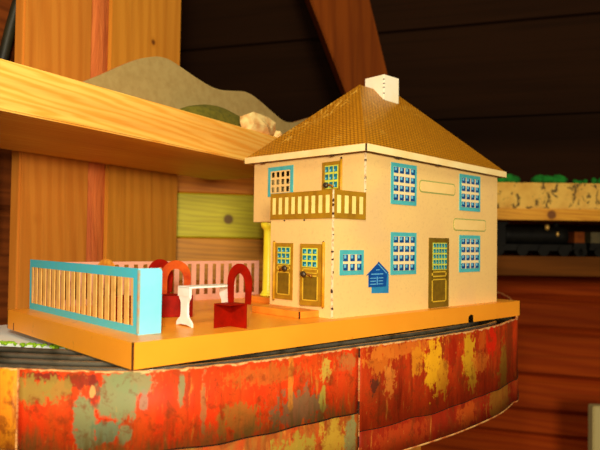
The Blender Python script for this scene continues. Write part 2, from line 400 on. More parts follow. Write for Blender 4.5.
# roof, pressed slightly askew on its walls
EX0, EX1, EY0, EY1, EZ, FZ = A1 - .0068, A2 + .0066, -.0066, B2 + .0068, .1360, .0056
def tilt(x, y): return -.0178 * (x - EX0) + .0138 * (y - EY0)
def R_(x, y, z): return Vector((x, y, z + tilt(x, y)))
RX0, RX1, RY, RZ = .1118, .1765, .0740, .2195
c4 = [(EX0, EY0), (EX1, EY0), (EX1, EY1), (EX0, EY1)]
mb = MB()
Zt = EZ + FZ
e = [R_(x, y, Zt) for x, y in c4]; g0 = Vector((RX0, RY, RZ)); g1 = Vector((RX1, RY, RZ - .0008))
def slope(pts, a, b, worn):
    ax = (b - a).normalized(); nrm = (b - a).cross(pts[-1] - a).normalized(); up = nrm.cross(ax)
    f = mb.face(pts, 0, [((p - a).dot(ax), (p - a).dot(up)) for p in pts])
    return f
wl = mb.b.loops.layers.float_color.new('worn')
for pts, a, b, w_ in (([e[3], e[0], g0], e[3], e[0], 1), ([e[0], e[1], g1, g0], e[0], e[1], .35), ([e[1], e[2], g1], e[1], e[2], .3), ([e[2], e[3], g0, g1], e[2], e[3], .3)):
    f = slope(pts, a, b, w_)
    for l in f.loops: l[wl] = (w_, w_, w_, 1)
mb.face([R_(x, y, EZ + .001) for x, y in c4], 0)
bmesh.ops.remove_doubles(mb.b, verts=mb.b.verts, dist=1e-5)
roof = obj('roof', mb, roof_m, house)
mb = MB()
t = .0007
for (x0, y0), (x1, y1) in zip(c4, c4[1:] + c4[:1]):
    d = Vector((x1 - x0, y1 - y0, 0)).normalized(); n = Vector((d.y, -d.x, 0)) * t
    p = [R_(x0, y0, EZ), R_(x1, y1, EZ), R_(x1, y1, Zt + .0004), R_(x0, y0, Zt + .0004)]
    mb.prism([q + n for q in p], -n * 2.2, 0)
obj('eave_band', mb, fasc_c, roof)
mb = MB()
mb.box(EX0 - .0009, EX0 + .0002, EY0 - .0009, EY0 + .0002, EZ, Zt + .0003, 0)
obj('eave_seam', mb, seam_d, roof)
for yy in (.034, .128):
    mb = MB(); mb.box(EX0 - .0007, EX0 + .003, yy - .0018, yy + .0018, EZ + tilt(EX0, yy) - .0010, EZ + tilt(EX0, yy) - .0002, 0); obj('roof_tab', mb, seam_d, roof)
for xx in (.075, .135):
    mb = MB(); mb.box(xx - .0025, xx + .0025, EY0 - .0006, EY0 + .003, EZ + tilt(xx, EY0) - .0008, EZ + tilt(xx, EY0) - .0002, 0); obj('roof_tab', mb, seam_d, roof)
# chimney straddling the ridge
mb = MB(); CX0, CX1, CY0, CY1, CT = .1333, .1575, .0600, .0858, .2318
mb.box(CX0, CX1, CY0, CY1, .2015, CT, 0, .0006)
chim = obj('chimney', mb, chim_w, house)
for z, h in ((.2048, .0012), (.2125, .0004), (.2185, .0004), (.2225, .0004), (.2268, .0004)):
    mb = MB(); mb.box(CX0 - .0003, CX0 + .001, CY0 - .0003, CY0 + .0014, z - h, z + h, 0); obj('corner_mark', mb, seam_d, chim)

# printed windows on the side wall (y = 0, facing -y); a window stays one mesh
def print_window(x0, x1, z0, z1, nc, nr, fr=.0036):
    mb = MB(); Y = -.0004
    mb.box(x0, x1, -.0008, .0002, z0, z1, 0)
    mb.box(x0 + fr, x1 - fr, -.0011, -.0006, z0 + fr, z1 - fr, 1)
    w = x1 - x0 - 2 * fr; h = z1 - z0 - 2 * fr * 1.05
    gx, gz = w * (.074 if nc == 4 else .14), h * (.095 if nr == 4 else .17)
    pw, ph = (w - gx * (nc - 1)) / nc, (h - gz * (nr - 1)) / nr
    for i in range(nc):
        for j in range(nr):
            px = x0 + fr + (pw + gx) * i; pz = z0 + fr * 1.05 + (ph + gz) * j
            mb.box(px, px + pw, -.0014, -.0009, pz, pz + ph, 2)
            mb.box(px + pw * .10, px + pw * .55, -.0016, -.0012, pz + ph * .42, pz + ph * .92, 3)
    return mb
for nm, r in (('upper floor window nearest the front corner', (.0710, .1077, .0945, .1310)), ('upper floor window nearest the rear', (.1776, .2156, .0937, .1300)),
          ('ground floor window beside the blue sign', (.0716, .1082, .0327, .0700)), ('ground floor window beyond the green door', (.1780, .2160, .0326, .0694))):
    obj('window', print_window(*r, 4, 4), [teal, plaq_c2, glass_b, glass_h], house)
obj('window', print_window(.0077, .0364, .0340, .0543, 3, 2, .0036), [teal, plaq_c2, glass_b, glass_h], house)
# pierced window, front upper wall (x = A1)
y0, y1, z0, z1 = WIN_U
mb = MB(); ft = .0040
ya, yb, za_, zb_ = y0 + .0040, y1 - ft, z0 + .003, z1 - ft
us, vs_ = [y0, ya], [z0, za_]
pu, pv = (yb - ya) / 4, (zb_ - za_) / 3
for k in range(4): us += [ya + pu * (k + .17), ya + pu * (k + .83)]
for k in range(3): vs_ += [za_ + pv * (k + .14), za_ + pv * (k + .84)]
us += [yb, y1]; vs_ += [zb_, z1]
def wfn(u, v):
    if not (ya < u < yb and za_ < v < zb_): return 0
    a, b = ((u - ya) / pu) % 1, ((v - za_) / pv) % 1
    return None if .17 < a < .83 and .14 < b < .84 else 1
cells(mb, us, vs_, lambda u, v: (A1 - .0007, u, v), wfn)
obj('window', mb, [teal, cream], house, solid=.0007, norm=False)

def print_door(w, h, pane, pc, pr, panel=True):
    """door leaf in its own frame: x from hinge (0) to free edge (w), y the thickness (front at 0), z up"""
    mb = MB(); mb.box(0, w, 0, .0010, 0, h, 0)
    e = w * .09
    pz0, pz1 = h * pane, h * .93
    mb.box(w * .17, w * .88, -.0004, .0003, pz0, pz1, 1)
    pw, ph = w * .71 / pc, (pz1 - pz0) / pr
    for i in range(pc):
        for j in range(pr):
            x = w * .17 + pw * (i + .5); z = pz0 + ph * (j + .5)
            mb.box(x - pw * .36, x + pw * .36, -.0007, 0, z - ph * .36, z + ph * .36, 2)
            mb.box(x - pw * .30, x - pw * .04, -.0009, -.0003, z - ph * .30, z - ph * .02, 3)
    def ring(x0, x1, za, zb, fill=None):
        q = w * .035
        mb.box(x0, x1, -.0004, .0003, za, za + q, 4); mb.box(x0, x1, -.0004, .0003, zb - q, zb, 4)
        mb.box(x0, x0 + q, -.0004, .0003, za, zb, 4); mb.box(x1 - q, x1, -.0004, .0003, za, zb, 4)
        if fill is not None: mb.box(x0 + q * 1.6, x1 - q * 1.6, -.0003, .0003, za + q * 1.6, zb - q * 1.6, fill)
    ring(w * .14, w * .86, h * .08, h * (pane - .13), 5)
    if panel: ring(w * .14, w * .86, h * (pane - .10), h * (pane - .02))
    return mb
DM = [ochre, lemon, glass_t, glass_h, gold, ochre_d]
def door_on_front(hinge_y, z0, w, h, X, sgn, ang, pane, pc, pr, name='door'):
    """hinged at hinge_y on a wall facing -x; sgn=+1 leaf runs to smaller y; ang opens it outward"""
    mb = print_door(w, h, pane, pc, pr)
    M = Matrix.Translation((X, hinge_y, z0)) @ Matrix.Rotation(-PI / 2, 4, 'Z')     # local x -> -y, local y -> +x
    if sgn < 0: mb.tf(Matrix.Scale(-1, 4, (1, 0, 0)))
    mb.tf(Matrix.Rotation(ang, 4, 'Z')); mb.tf(M)
    return obj(name, mb, DM, house), M @ Matrix.Rotation(ang, 4, 'Z')
# left ground floor door, hinged at its left rod, shut
ld, M_ = door_on_front(DOOR_L[1], DOOR_L[2], DOOR_L[1] - DOOR_L[0], DOOR_L[3] - DOOR_L[2], -.0011, 1, 0, .62, 3, 3)
def knob(M, x, z, s, par):
    mb = MB()
    mb.blob((x, -.0028, z), .0030, .0022, .0026, .25, 2, 0, 3)
    mb.tube([(x, -.001, z), (x - s * .003, -.002, z + .0004), (x - s * .0062, -.0016, z - .0006), (x - s * .0078, -.0014, z - .002)], .0010, 8, 1)
    mb.tf(M); obj('door_handle', mb, [metal_k, copper], par)
knob(M_, .0160, .0265, 1, ld)
rd, M_ = door_on_front(DOOR_R[0], DOOR_R[2], DOOR_R[1] - DOOR_R[0] - .0022, DOOR_R[3] - DOOR_R[2], -.0013, -1, math.radians(8), .62, 3, 3)
knob(M_, -.0160, .0255, -1, rd)
for (yy, a, b) in ((.0700, .0098, .0602), (.0092, .0082, .0604)):
    mb = MB(); mb.lathe([(.0013, a), (.0013, b)], (-.0010, yy, 0), 10, 0)
    mb.blob((-.0012, yy, a), .0009, .0009, .0009, 0, 1, 1); mb.blob((-.0012, yy, b), .0009, .0009, .0009, 0, 1, 1)
    obj('hinge_rod', mb, [door_y, seam_d], house)
# balcony door, upper front wall
ud, M_ = door_on_front(DOOR_U[1], DOOR_U[2], DOOR_U[1] - DOOR_U[0], DOOR_U[3] - DOOR_U[2], A1 - .0011, 1, 0, .50, 3, 3)
knob(M_, .0075, .0270, -1, ud)
mb = MB(); mb.lathe([(.0011, DOOR_U[2]), (.0011, .1325)], (A1 - .0012, .0266, 0), 10, 0); mb.blob((A1 - .0012, .0266, .1335), .001, .001, .001, 0, 1, 1)
obj('hinge_rod', mb, [door_y, seam_d], house)
# green-brown door on the side wall
mb = print_door(.0322, .0655, .54, 5, 5); mb.tf(Matrix.Translation((.1274, -.0011, .0004)))
obj('door', mb, [bark_br, lemon, glass_t, teal, gold, ochre_d], house, label='tall olive brown door on the long side wall')
# blank cream plaques
def plaque(x0, x1, z0, z1):
    mb = MB()
    def rr(x0, x1, z0, z1, r, Y):
        pts = []
        for cx, cz, a0 in ((x1 - r, z1 - r, 0), (x0 + r, z1 - r, 90), (x0 + r, z0 + r, 180), (x1 - r, z0 + r, 270)):
            for k in range(5): a = math.radians(a0 + 22.5 * k); pts.append((cx + r * math.cos(a), Y, cz + r * math.sin(a)))
        return pts
    mb.prism(rr(x0, x1, z0, z1, .0034, -.0005), (0, .0007, 0), 0)
    q = .0011; mb.prism(rr(x0 + q, x1 - q, z0 + q, z1 - q, .0027, -.0008), (0, .0006, 0), 1)
    obj('plaque', mb, [plaq_l, plaq_c], house)
plaque(.1123, .1703, .1074, .1190); plaque(.1678, .2272, .0735, .0857)
# house-shaped blue sign with its offset shadow-blue border and lines of pale lettering
mb = MB(); Y = -.0005
body = [(.0428, .0232), (.0428, .0337), (.0398, .0330), (.0545, .0432), (.0668, .0345), (.0655, .0232)]
back = [(.0470, .0180), (.0470, .0240), (.0535, .0360), (.0552, .0434), (.0695, .0335), (.0695, .0172)]
mb.prism([(x, Y, z) for x, z in back], (0, .0006, 0), 1)
mb.prism([(x, Y - .0004, z) for x, z in body], (0, .0005, 0), 0)
mb.prism([(.0545, Y - .0006, .0437), (.0552, Y - .0006, .0445), (.0685, Y - .0006, .0352), (.0678, Y - .0006, .0342)], (0, .0004, 0), 0)
mb.prism([(.0550, Y - .0008, .0425), (.0550, Y - .0008, .0417), (.0655, Y - .0008, .0342), (.0661, Y - .0008, .0348)], (0, .0004, 0), 2)
sign = obj('sign', mb, [navy, sky_b, pale_l], house, label='blue house-shaped sign with pale lettering')
mb = MB()
def dash(x0, x1, z, h=.0007):
    x = x0
    while x < x1:
        l = random.uniform(.0010, .0019); mb.box(x, min(x + l, x1), Y - .0007, Y - .0003, z - h / 2, z + h / 2, 0); x += l + .0003
dash(.0520, .0565, .0375); dash(.0460, .0610, .0340, .0009)
for k in range(3): dash(.0448, .0520, .0306 - k * .0025); dash(.0552, .0612, .0306 - k * .0025)
mb.box(.0532, .0539, Y - .0007, Y - .0003, .0248, .0318, 0)
obj('lettering', mb, pale_l, sign)

# balcony railing: one bent sheet round two sides, cream slots
mb = MB()
def rail(L, n, place, e0, e1):
    us = [0, e0]; p = (L - e0 - e1) / n
    for k in range(n): us += [e0 + p * (k + .24), e0 + p * (k + .76)]
    us.append(L); vs = [H1 - .0004, H1 + .0040, H2 - .0040, H2]
    cells(mb, us, vs, place, lambda u, v: 1 if vs[1] < v < vs[2] and any(abs(u - (e0 + p * (k + .5))) < p * .26 for k in range(n)) else 0)
rail(B1, 9, lambda u, v: (-.0008, B1 - u, v), .001, .001)
rail(A1, 4, lambda u, v: (u, -.0008, v), .001, .0015)
obj('balcony_railing', mb, [ochre, slot_c], house, solid=.0008, norm=False)
mb = MB(); mb.box(-.0016, -.0006, -.0016, -.0006, H1, H2, 0); sm_ = obj('corner_seam', mb, seam_w, house)
for z in (.083, .090, .0935):
    mb = MB(); mb.blob((-.0012, -.0012, z), .0008, .0008, .0016, .5, 2, 0, z * 999); obj('rust_chip', mb, seam_d, sm_)
for yy in (.058, .033):
    mb = MB(); mb.blob((-.0003, yy, H1 - .0014), .0006, .0009, .0008, .3, 2, 0, yy * 99); obj('tab_mark', mb, seam_d, house)
# porch column, porch floor, doorstep
mb = MB(); c = (.0475, .1355, 0)
mb.lathe([(.0082, .0060), (.0082, .0078), (.0068, .0086), (.0064, .0100), (.0058, .0115), (.0052, .0700), (.0058, .0725), (.0075, .0740), (.0082, .0752), (.0086, .0776), (.0086, .0792)], c, 24, 0)
obj('porch_column', mb, yellow, house)
mb = MB(); mb.box(.0345, .100, B1 + .001, .1560, 0, .0058, 0, .0006); obj('porch_floor', mb, step_o, house)
mb = MB(); mb.box(-.0222, -.0007, .0135, .0735, 0, .0056, 0, .0006)
obj('doorstep', mb, step_o, house)
mb = MB(); mb.box(-.0226, -.0218, .0131, .0142, .0002, .0056, 0); obj('step_seam', mb, tray_seam, house)

# ================================================================== TRAY
TX0, TX1, TY0, TY1, TH = -.1768, .2811, -.0105, .2073, .0158
tray = empty('base_tray', ((TX0 + TX1) / 2, (TY0 + TY1) / 2, -TH), 'orange tin tray carrying the toy house and its garden', 'tray')
mb = MB()
mb.box(TX0 + .001, TX1 - .001, TY0 + .001, TY1 - .001, -.0010, 0, 0)
obj('tray_top', mb, tray_o, tray)
mb = MB()
nx, nw, nh = .1846, .0052, .0076        # arched slot in the long near side
pts = [(TX0, TY0, 0), (TX0, TY0, -TH), (nx - nw, TY0, -TH), (nx - nw, TY0, -TH + nh * .5)]
pts += [(nx + nw * math.cos(a), TY0, -TH + nh * .5 + nh * .5 * math.sin(a)) for a in [PI - PI * k / 8 for k in range(1, 8)]]
pts += [(nx + nw, TY0, -TH + nh * .5), (nx + nw, TY0, -TH), (TX1, TY0, -TH), (TX1, TY0, 0)]
mb.prism(pts, (0, .0010, 0), 0)
mb.box(TX0, TX0 + .001, TY0, TY1, -TH, 0, 0); mb.box(TX1 - .001, TX1, TY0, TY1, -TH, 0, 0); mb.box(TX0, TX1, TY1 - .001, TY1, -TH, 0, 0)
obj('tray_side', mb, tray_o, tray)
mb = MB()
mb.box(TX0 - .0003, TX0 + .0006, TY0 - .0003, TY0 + .0006, -TH, -.0012, 0)
obj('tray_seam', mb, tray_seam, tray); mb = MB()
mb.box(TX0 - .0003, TX0 + .0006, .1915, .1925, -TH, -TH + .006, 0)
obj('tray_seam', mb, tray_seam, tray)

# ================================================================== FENCES
def slot_fence(mb, L, H, n, e0, e1, zb, zt, place, frac, mf, mp):
    us = [0, e0]; p = (L - e0 - e1) / n
    for k in range(n): us += [e0 + p * (k + .5 - frac / 2), e0 + p * (k + .5 + frac / 2)]
    us += [L - e1, L]; vs = [0, zb, zt, H]
    def fn(u, v):
        if not (zb < v < zt) or u < e0 or u > L - e1: return mf
        return None if abs(((u - e0) / p) % 1 - .5) < frac / 2 else mp
    cells(mb, us, vs, place, fn)
bf = empty('garden_fence', (-.152, .11, 0), 'turquoise tin fence with buff pickets and broad end plate', 'fence')
FX, FY0, FY1, FHt = -.1603, .0150, .2045, .0420
mb = MB()
slot_fence(mb, FY1 - FY0, FHt, 19, .0062, .0042, .0052, .0356, lambda u, v: (FX + (FHt - v) * .012, FY0 + u, v), .42, 0, 1)
obj('fence_panel', mb, [blue_f, picket_c], bf, solid=.0007, norm=False)
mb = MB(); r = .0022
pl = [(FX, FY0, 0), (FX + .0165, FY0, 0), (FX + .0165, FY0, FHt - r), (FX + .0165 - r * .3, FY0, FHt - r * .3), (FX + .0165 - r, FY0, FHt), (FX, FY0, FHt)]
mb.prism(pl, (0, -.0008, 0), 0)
obj('end_flange', mb, blue_p, bf, label='broad turquoise end plate with bright light painted in')
mb = MB(); mb.box(FX - .0006, FX + .0008, FY0 - .0010, FY0 + .0002, .001, FHt - .001, 0)
obj('worn_edge', mb, paint('rubbed_turquoise', (150, 170, 150), (190, 140, 90), 160, .5, lo=.45, hi=.6), bf)
pf = empty('garden_fence', (-.05, .196, 0), 'long pink tin fence with narrow slots at the back of the tray', 'fence')
P0, P1 = Vector((-.158, .2062, 0)), Vector((.072, .181, 0)); L = (P1 - P0).length; dr = (P1 - P0) / L
mb = MB()
slot_fence(mb, L, .0392, 24, .004, .003, .0058, .0366, lambda u, v: tuple(P0 + dr * u + Vector((0, 0, v))), .44, 0, 0)
obj('fence_panel', mb, pink_f, pf, solid=.0007, norm=False)
mb = MB(); mb.prism([P0 + Vector((0, 0, .0386)), P1 + Vector((0, 0, .0386)), P1 + Vector((0, .0026, .0386)), P0 + Vector((0, .0026, .0386))], (0, 0, .0008), 0)
obj('top_lip', mb, pink_f, pf)

# ================================================================== TABLE AND CHAIRS
tb = empty('toy_table', (-.095, .033, 0), 'small white tin trestle table among the red chairs', 'table')
mb = MB(); mb.box(-.1155, -.0762, .0255, .0405, .0266, .0279, 0, .0003); mb.box(-.1155, -.1147, .0255, .0405, .0208, .0272, 0)
obj('table_top', mb, white_t, tb)
prof = [(.0098, 0), (.0098, .0022), (.0078, .0044), (.0050, .0064), (.0042, .0090), (.0042, .0160), (.0050, .0178), (.0066, .0196), (.0070, .0214), (.0070, .0268)]
for x in (-.1150, -.0800):
    mb = MB(); pts = [(x, .033 + w, z) for w, z in prof] + [(x, .033 - w, z) for w, z in reversed(prof)]
    pts.insert(len(pts), (x, .033 - .004, .0012)); pts.append((x, .033 + .004, .0012))
    mb.prism(pts, (.0016, 0, 0), 0); obj('leg', mb, white_t, tb)
def chair(loc, rz, label, seatw, aw, mats, panels, ah=.0445, sd=.0165):
    """local +Y faces forward; back sheet with arched opening at y = 0"""
    ch = empty('toy_chair', loc, label, 'chair', 'red tin garden chairs', rz)
    sh, t, hw = .0172, .0006, seatw / 2
    mb = MB(); mb.box(-hw, hw, 0, sd, sh - t, sh, 0); obj('seat', mb, mats[0], ch, local=True)
    for p in panels:
        mb = MB()
        if p == 'back': mb.box(-hw, hw, -.0004, t, 0, sh, 0); nm = 'back_panel'
        if p == 'left': mb.box(-hw - t, -hw, 0, sd, .0003, sh, 0); nm = 'side_panel'
        if p == 'right': mb.box(hw, hw + t, 0, sd, .0003, sh, 0); nm = 'side_panel'
        if p == 'front': mb.box(-hw, hw, sd - t, sd, .0003, sh, 0); nm = 'front_panel'
        obj(nm, mb, mats[1] if p == 'back' else mats[0], ch, local=True)
    mb = MB(); ow = aw / 2; iw = ow - .0056; r0 = ow
    zo, zi = ah - r0 * 1.15, ah - .0068 - iw * 1.5
    out, inn = [], []
    for k in range(17):
        a = PI - PI * k / 16
        out.append((ow * math.cos(a), zo + r0 * 1.15 * math.sin(a))); inn.append((iw * math.cos(a), zi + iw * 1.5 * math.sin(a)))
    out = [(-ow * .92, sh - .0006)] + out + [(ow * .92, sh - .0006)]; inn = [(-iw, sh - .0006)] + inn + [(iw, sh - .0006)]
    y = -.0006
    for i in range(len(out) - 1):
        q = [(out[i][0], y, out[i][1]), (out[i + 1][0], y, out[i + 1][1]), (inn[i + 1][0], y, inn[i + 1][1]), (inn[i][0], y, inn[i][1])]
        mb.prism(q, (0, .0014, 0), 0)
    bmesh.ops.remove_doubles(mb.b, verts=mb.b.verts, dist=1e-6)
    obj('backrest', mb, mats[1], ch, local=True)
    return ch
chair((-.0880, .0045, 0), math.radians(97), 'red tin chair with arched back at the near side of the white table', .0145, .0235, [red_c, red_c], ['back', 'right'])
chair((-.0850, .0935, 0), math.radians(-25 + 180), 'orange red tin chair with arched back on the far side of the white table', .0225, .0245, [red_c, orange_c], ['back', 'left', 'right', 'front'], .0440)
chair((-.0815, .1240, 0), math.radians(-60 + 180), 'dark red tin chair half hidden behind the broad fence end', .0185, .0245, [red_c, red_c], ['back', 'left', 'right', 'front'], .0440)
chair((-.1410, .1010, 0), math.radians(-75), 'red tin chair with gold-worn arch showing just above the turquoise fence', .0185, .0215, [red_c, gold_c], ['back', 'left', 'right', 'front'], .0455)

# ================================================================== LAYOUT TABLE WITH CURVED FASCIA
RZT = -.0162
rim = [(-.385, .215), (-.30, .130), (-.2335, .0468), (-.2078, .0162), (-.178, -.0112), (-.150, -.0240), (-.107, -.0318), (-.066, -.0358), (-.0155, -.0382), (.034, -.0410),
       (.100, -.0432), (.150, -.0408), (.195, -.0355), (.240, -.0238), (.272, -.0130), (.43, .077), (.515, .133), (.58, .19), (.61, .25), (.585, .30)]
def catmull(P, n=8):
    P = [Vector((x, y, 0)) for x, y in P]; P = [2 * P[0] - P[1]] + P + [2 * P[-1] - P[-2]]; o = []
    for i in range(1, len(P) - 2):
        for k in range(n):
            t = k / n; a, b, c, d = P[i - 1:i + 3]
            o.append(.5 * ((2 * b) + (c - a) * t + (2 * a - 5 * b + 4 * c - d) * t * t + (3 * b - a - 3 * c + d) * t ** 3))
    o.append(P[-2]); return o
path = catmull(rim)
arc = [0.0]
for a, b in zip(path, path[1:]): arc.append(arc[-1] + (b - a).length)
i0 = min(range(len(path)), key=lambda i: (path[i] - Vector((-.2335, .0468, 0))).length); arc = [a - arc[i0] for a in arc]
def at(s):
    for i in range(len(arc) - 1):
        if arc[i] <= s <= arc[i + 1] or i == len(arc) - 2:
            k = (s - arc[i]) / (arc[i + 1] - arc[i]); p = path[i].lerp(path[i + 1], k)
            d = (path[min(i + 2, len(path) - 1)] - path[max(i - 1, 0)]).normalized()
            return p, Vector((-d.y, d.x, 0))           # point, inward normal
    return None
lt = empty('layout_table', (0, .1, RZT - .084), 'model railway table with a curved front of rusted red, green and yellow painted sheet', 'table')
S0, S1, SE = .0135, .2515, arc[-1]
def strip(s0, s1, za, zb, off, mat, name, lab, wav=0.0, thick=.0022):
    mb = MB(); n = max(4, int((s1 - s0) / .004)); prev = None
    from mathutils import noise
    for i in range(n + 1):
        s = s0 + (s1 - s0) * i / n; p, nn = at(s); p = p + nn * off
        q = p + nn * thick
        wz = wav * noise.noise(Vector((s * 40, 1.7, 0))); rz_ = .0007 * noise.noise(Vector((s * 160, 4.2, 0)))
        top = RZT + za + (rz_ if za == 0 else wz); bot = RZT + zb + wz
        cur = (Vector((p.x, p.y, top)), Vector((p.x, p.y, bot)), Vector((q.x, q.y, bot)), Vector((q.x, q.y, top)), s)
        if prev:
            a, b = prev, cur; uv = lambda k: (k[4], za), 
            U = [(a[4], za), (a[4], zb), (b[4], zb), (b[4], za)]
            mb.face([a[0], a[1], b[1], b[0]], 0, U, True); mb.face([a[3], b[3], b[2], a[2]], 0, [(a[4], za), (b[4], za), (b[4], zb), (a[4], zb)], True)
            mb.face([a[0], b[0], b[3], a[3]], 1); mb.face([a[1], a[2], b[2], b[1]], 2)
        else: mb.face([cur[0], cur[3], cur[2], cur[1]], 1)
        prev = cur
    mb.face([prev[0], prev[1], prev[2], prev[3]], 1)
    bmesh.ops.remove_doubles(mb.b, verts=mb.b.verts, dist=1e-6)
    return obj(name, mb, [mat, rim_e if za == 0 else seam_d, seam_d], lt, lab)
strip(-.21, S0 - .0004, 0, -.047, 0, pan_left, 'fascia_panel', 'orange yellow painted sheet')
strip(S0, S1, 0, -.0468, .0002, pan_mid, 'fascia_panel', 'bright red sheet with grey green patches', .0018)
strip(S1 + .0004, SE, 0, -.0610, 0, pan_right, 'fascia_panel', 'red sheet with yellow worn patches', .0018)
strip(-.21, S0 - .0004, -.0472, -.084, -.0006, low_left, 'lower_fascia_strip', None)
strip(S0, S1, -.0474, -.084, -.0008, low_mid, 'lower_fascia_strip', None, .0018)
strip(S1 + .0004, SE, -.0614, -.084, -.0006, low_right, 'lower_fascia_strip', None, .0018)
strip(-.205, SE - .005, -.0440, -.0660, .0024, seam_d, 'backing_strip', None, 0, .003)
strip(S1 - .06, SE, -.0835, -.0850, -.0012, rim_e, 'bottom_edging', 'pale raw bottom edge', 0, .004)
for s in (S0, S1):
    p, nn = at(s); q, _ = at(s + .0009)
    mb = MB(); z = RZT - .0004
    while z > RZT - .082:
        h = random.uniform(.003, .008); mb.prism([p - nn * .0007 + Vector((0, 0, z)), q - nn * .0007 + Vector((0, 0, z)), q + nn * .001 + Vector((0, 0, z)), p + nn * .001 + Vector((0, 0, z))], (0, 0, -h + .0004), random.choice((0, 0, 0, 1)))
        z -= h
    obj('joint_edge', mb, [rim_e, seam_d], lt)
# table board inside the fascia
inner = []
s = -.20
while s < SE - .01: p, nn = at(s); inner.append(p + nn * .0052); s += .01
backp = [flat(W(.875, .05, 0)), Q(.38, .158), Q(.2, .158), Q(.0, .158)]
poly = [(p.x, p.y, -.0255) for p in inner] + [(p.x, p.y, -.0255) for p in backp]
mb = MB(); mb.prism(poly, (0, 0, -.012), 0); obj('table_board', mb, base_green, lt)
for (x, y) in ((-.14, .06), (.14, .05), (.12, .28)):
    mb = MB(); mb.box(x - .02, x + .02, y - .02, y + .02, -.75, -.0376, 0); obj('leg', mb, post_l, lt)

# tinplate track round the edge of the table
tk = empty('railway_track', (-.19, .1, -.0254), 'grey tinplate toy railway track running along the table rim', 'track')
mb = MB(); prev = None; sl = []
for i in range(91):
    s = -.17 + .66 * i / 90; p, nn = at(s); a, b = p + nn * .009, p + nn * .073
    cur = (Vector((a.x, a.y, -.0235)), Vector((b.x, b.y, -.0235)))
    if prev: mb.prism([prev[0], cur[0], cur[1], prev[1]], (0, 0, -.0018), 0)
    prev = cur
bmesh.ops.remove_doubles(mb.b, verts=mb.b.verts, dist=1e-6)
obj('track_bed', mb, bed_grey, tk)
for off in (.0135, .0310, .0485, .0680):
    mb = MB(); mb.tube([at(-.17 + .66 * i / 90)[0] + at(-.17 + .66 * i / 90)[1] * off + Vector((0, 0, -.0186)) for i in range(91)], .0020, 8, 0)
    pr = None
    for i in range(91):
        p, nn = at(-.17 + .66 * i / 90); p = p + nn * off; cu = (p - nn * .0005, p + nn * .0005)
        if pr: mb.prism([Vector((k.x, k.y, -.0192)) for k in (pr[0], cu[0], cu[1], pr[1])], (0, 0, -.0044), 0)
        pr = cu
    obj('rail', mb, tin_grey, tk)
for k in range(8):
    p, nn = at(-.16 + .09 * k); d = Vector((nn.y, -nn.x, 0))
    mb = MB(); a, b = p + nn * .0105, p + nn * .0715
    mb.prism([Vector((v.x, v.y, -.0232)) for v in (a - d * .006, a + d * .006, b + d * .006, b - d * .006)], (0, 0, -.0004 + .0018), 0)
    obj('sleeper', mb, sleeper_m, tk)
# pale card sheet with a green flocked edge, left of the tray
mb = MB(); cp = [Vector((x, y, -.0254)) for x, y in ((-.2200, .2050), (-.1620, .1080), (-.1500, .1120), (-.1500, .2700), (-.2350, .2580))]
mb.prism(cp, (0, 0, .0046), 0)
cs = obj('card_sheet', mb, card_w, None, 'pale grey card sheet on the table left of the orange tray', 'card')
mb = MB()
for k in range(80):
    t_ = random.random(); p = cp[0].lerp(cp[1], t_); mb.blob((p.x + random.uniform(-.002, .003), p.y + random.uniform(-.001, .006) * (1 + t_), -.0208), .0018, .0018, .0014, .5, 1, 0, k)
obj('grass_edge', mb, flock_g, cs, kind='stuff')

# ================================================================== PLANK SHELF, SCENERY CUT-OUT, MOSS, ROCK
mb = MB(); L0, L1 = -.30, .44
mb.prism([Q(L0, 0), Q(L1, 0), Q(L1, .169), Q(L0, .169)], (0, 0, .0352), 0)
bmesh.ops.bevel(mb.b, geom=list(mb.b.edges), offset=.0012, segments=2, affect='EDGES')
obj('shelf_plank', mb, plank_w, None, 'thick fresh pine plank shelf nailed across the upright timber post', 'shelf', rz=PA)
ZT = .0352
mt = [(.1000, ZT), (.1000, .0435), (.1156, .0520), (.1233, .0564), (.1379, .0645), (.1618, .0789), (.1836, .0908), (.2013, .098), (.2127, .1015), (.2275, .1029), (.243, .1005), (.2593, .097), (.2797, .0929), (.3011, .0899),
      (.3197, .0905), (.3452, .0949), (.3637, .0983), (.381, .0976), (.399, .0937), (.4178, .0883), (.4374, .0827), (.4577, .0782), (.4787, .0798), (.5006, .0865), (.5352, .0978), (.545, .098), (.545, .042), (.437, .040), (.437, ZT)]
mtc = [mt[0], mt[1]] + [(p.x, p.y) for p in catmull(mt[1:26], 4)[1:-1]] + mt[25:]
mb = MB(); mb.prism([Q(t, .060, z) for t, z in mtc], Q(0, .0035) - Q(0, 0), 0, 1)
obj('scenery_board', mb, [hill_m, hill_e], None, 'tan mountain-shaped board standing on the pine plank', 'scenery cut-out')
mb = MB()
mb.blob(Q(.280, .036, ZT + .004), .0620, .013, .0215, .10, 4, 0, 2, 2.0, PA)
for v in mb.b.verts: v.co.z = max(v.co.z, PO.z + ZT)
obj('moss_mound', mb, moss_m, None, 'low olive green mound in front of the tan mountain board', 'mound')
mb = MB()
mb.blob(Q(.325, .0110, ZT + .0090), .0330, .010, .0140, .5, 2, 0, 5, 1.6, PA, True)
for v in mb.b.verts: v.co.z = max(v.co.z, PO.z + ZT)
obj('plaster_rock', mb, rock_m, None, 'large crumpled cream plaster rock on the plank beside the roof', 'rock', 'plaster rocks on the plank')
mb = MB()
mb.blob(Q(.366, .0130, ZT + .004), .0120, .008, .0075, .5, 2, 0, 9, 1.6, PA, True)
for v in mb.b.verts: v.co.z = max(v.co.z, PO.z + ZT)
obj('plaster_rock', mb, rock_m, None, 'small cream plaster lump right of the larger rock on the plank', 'rock', 'plaster rocks on the plank')

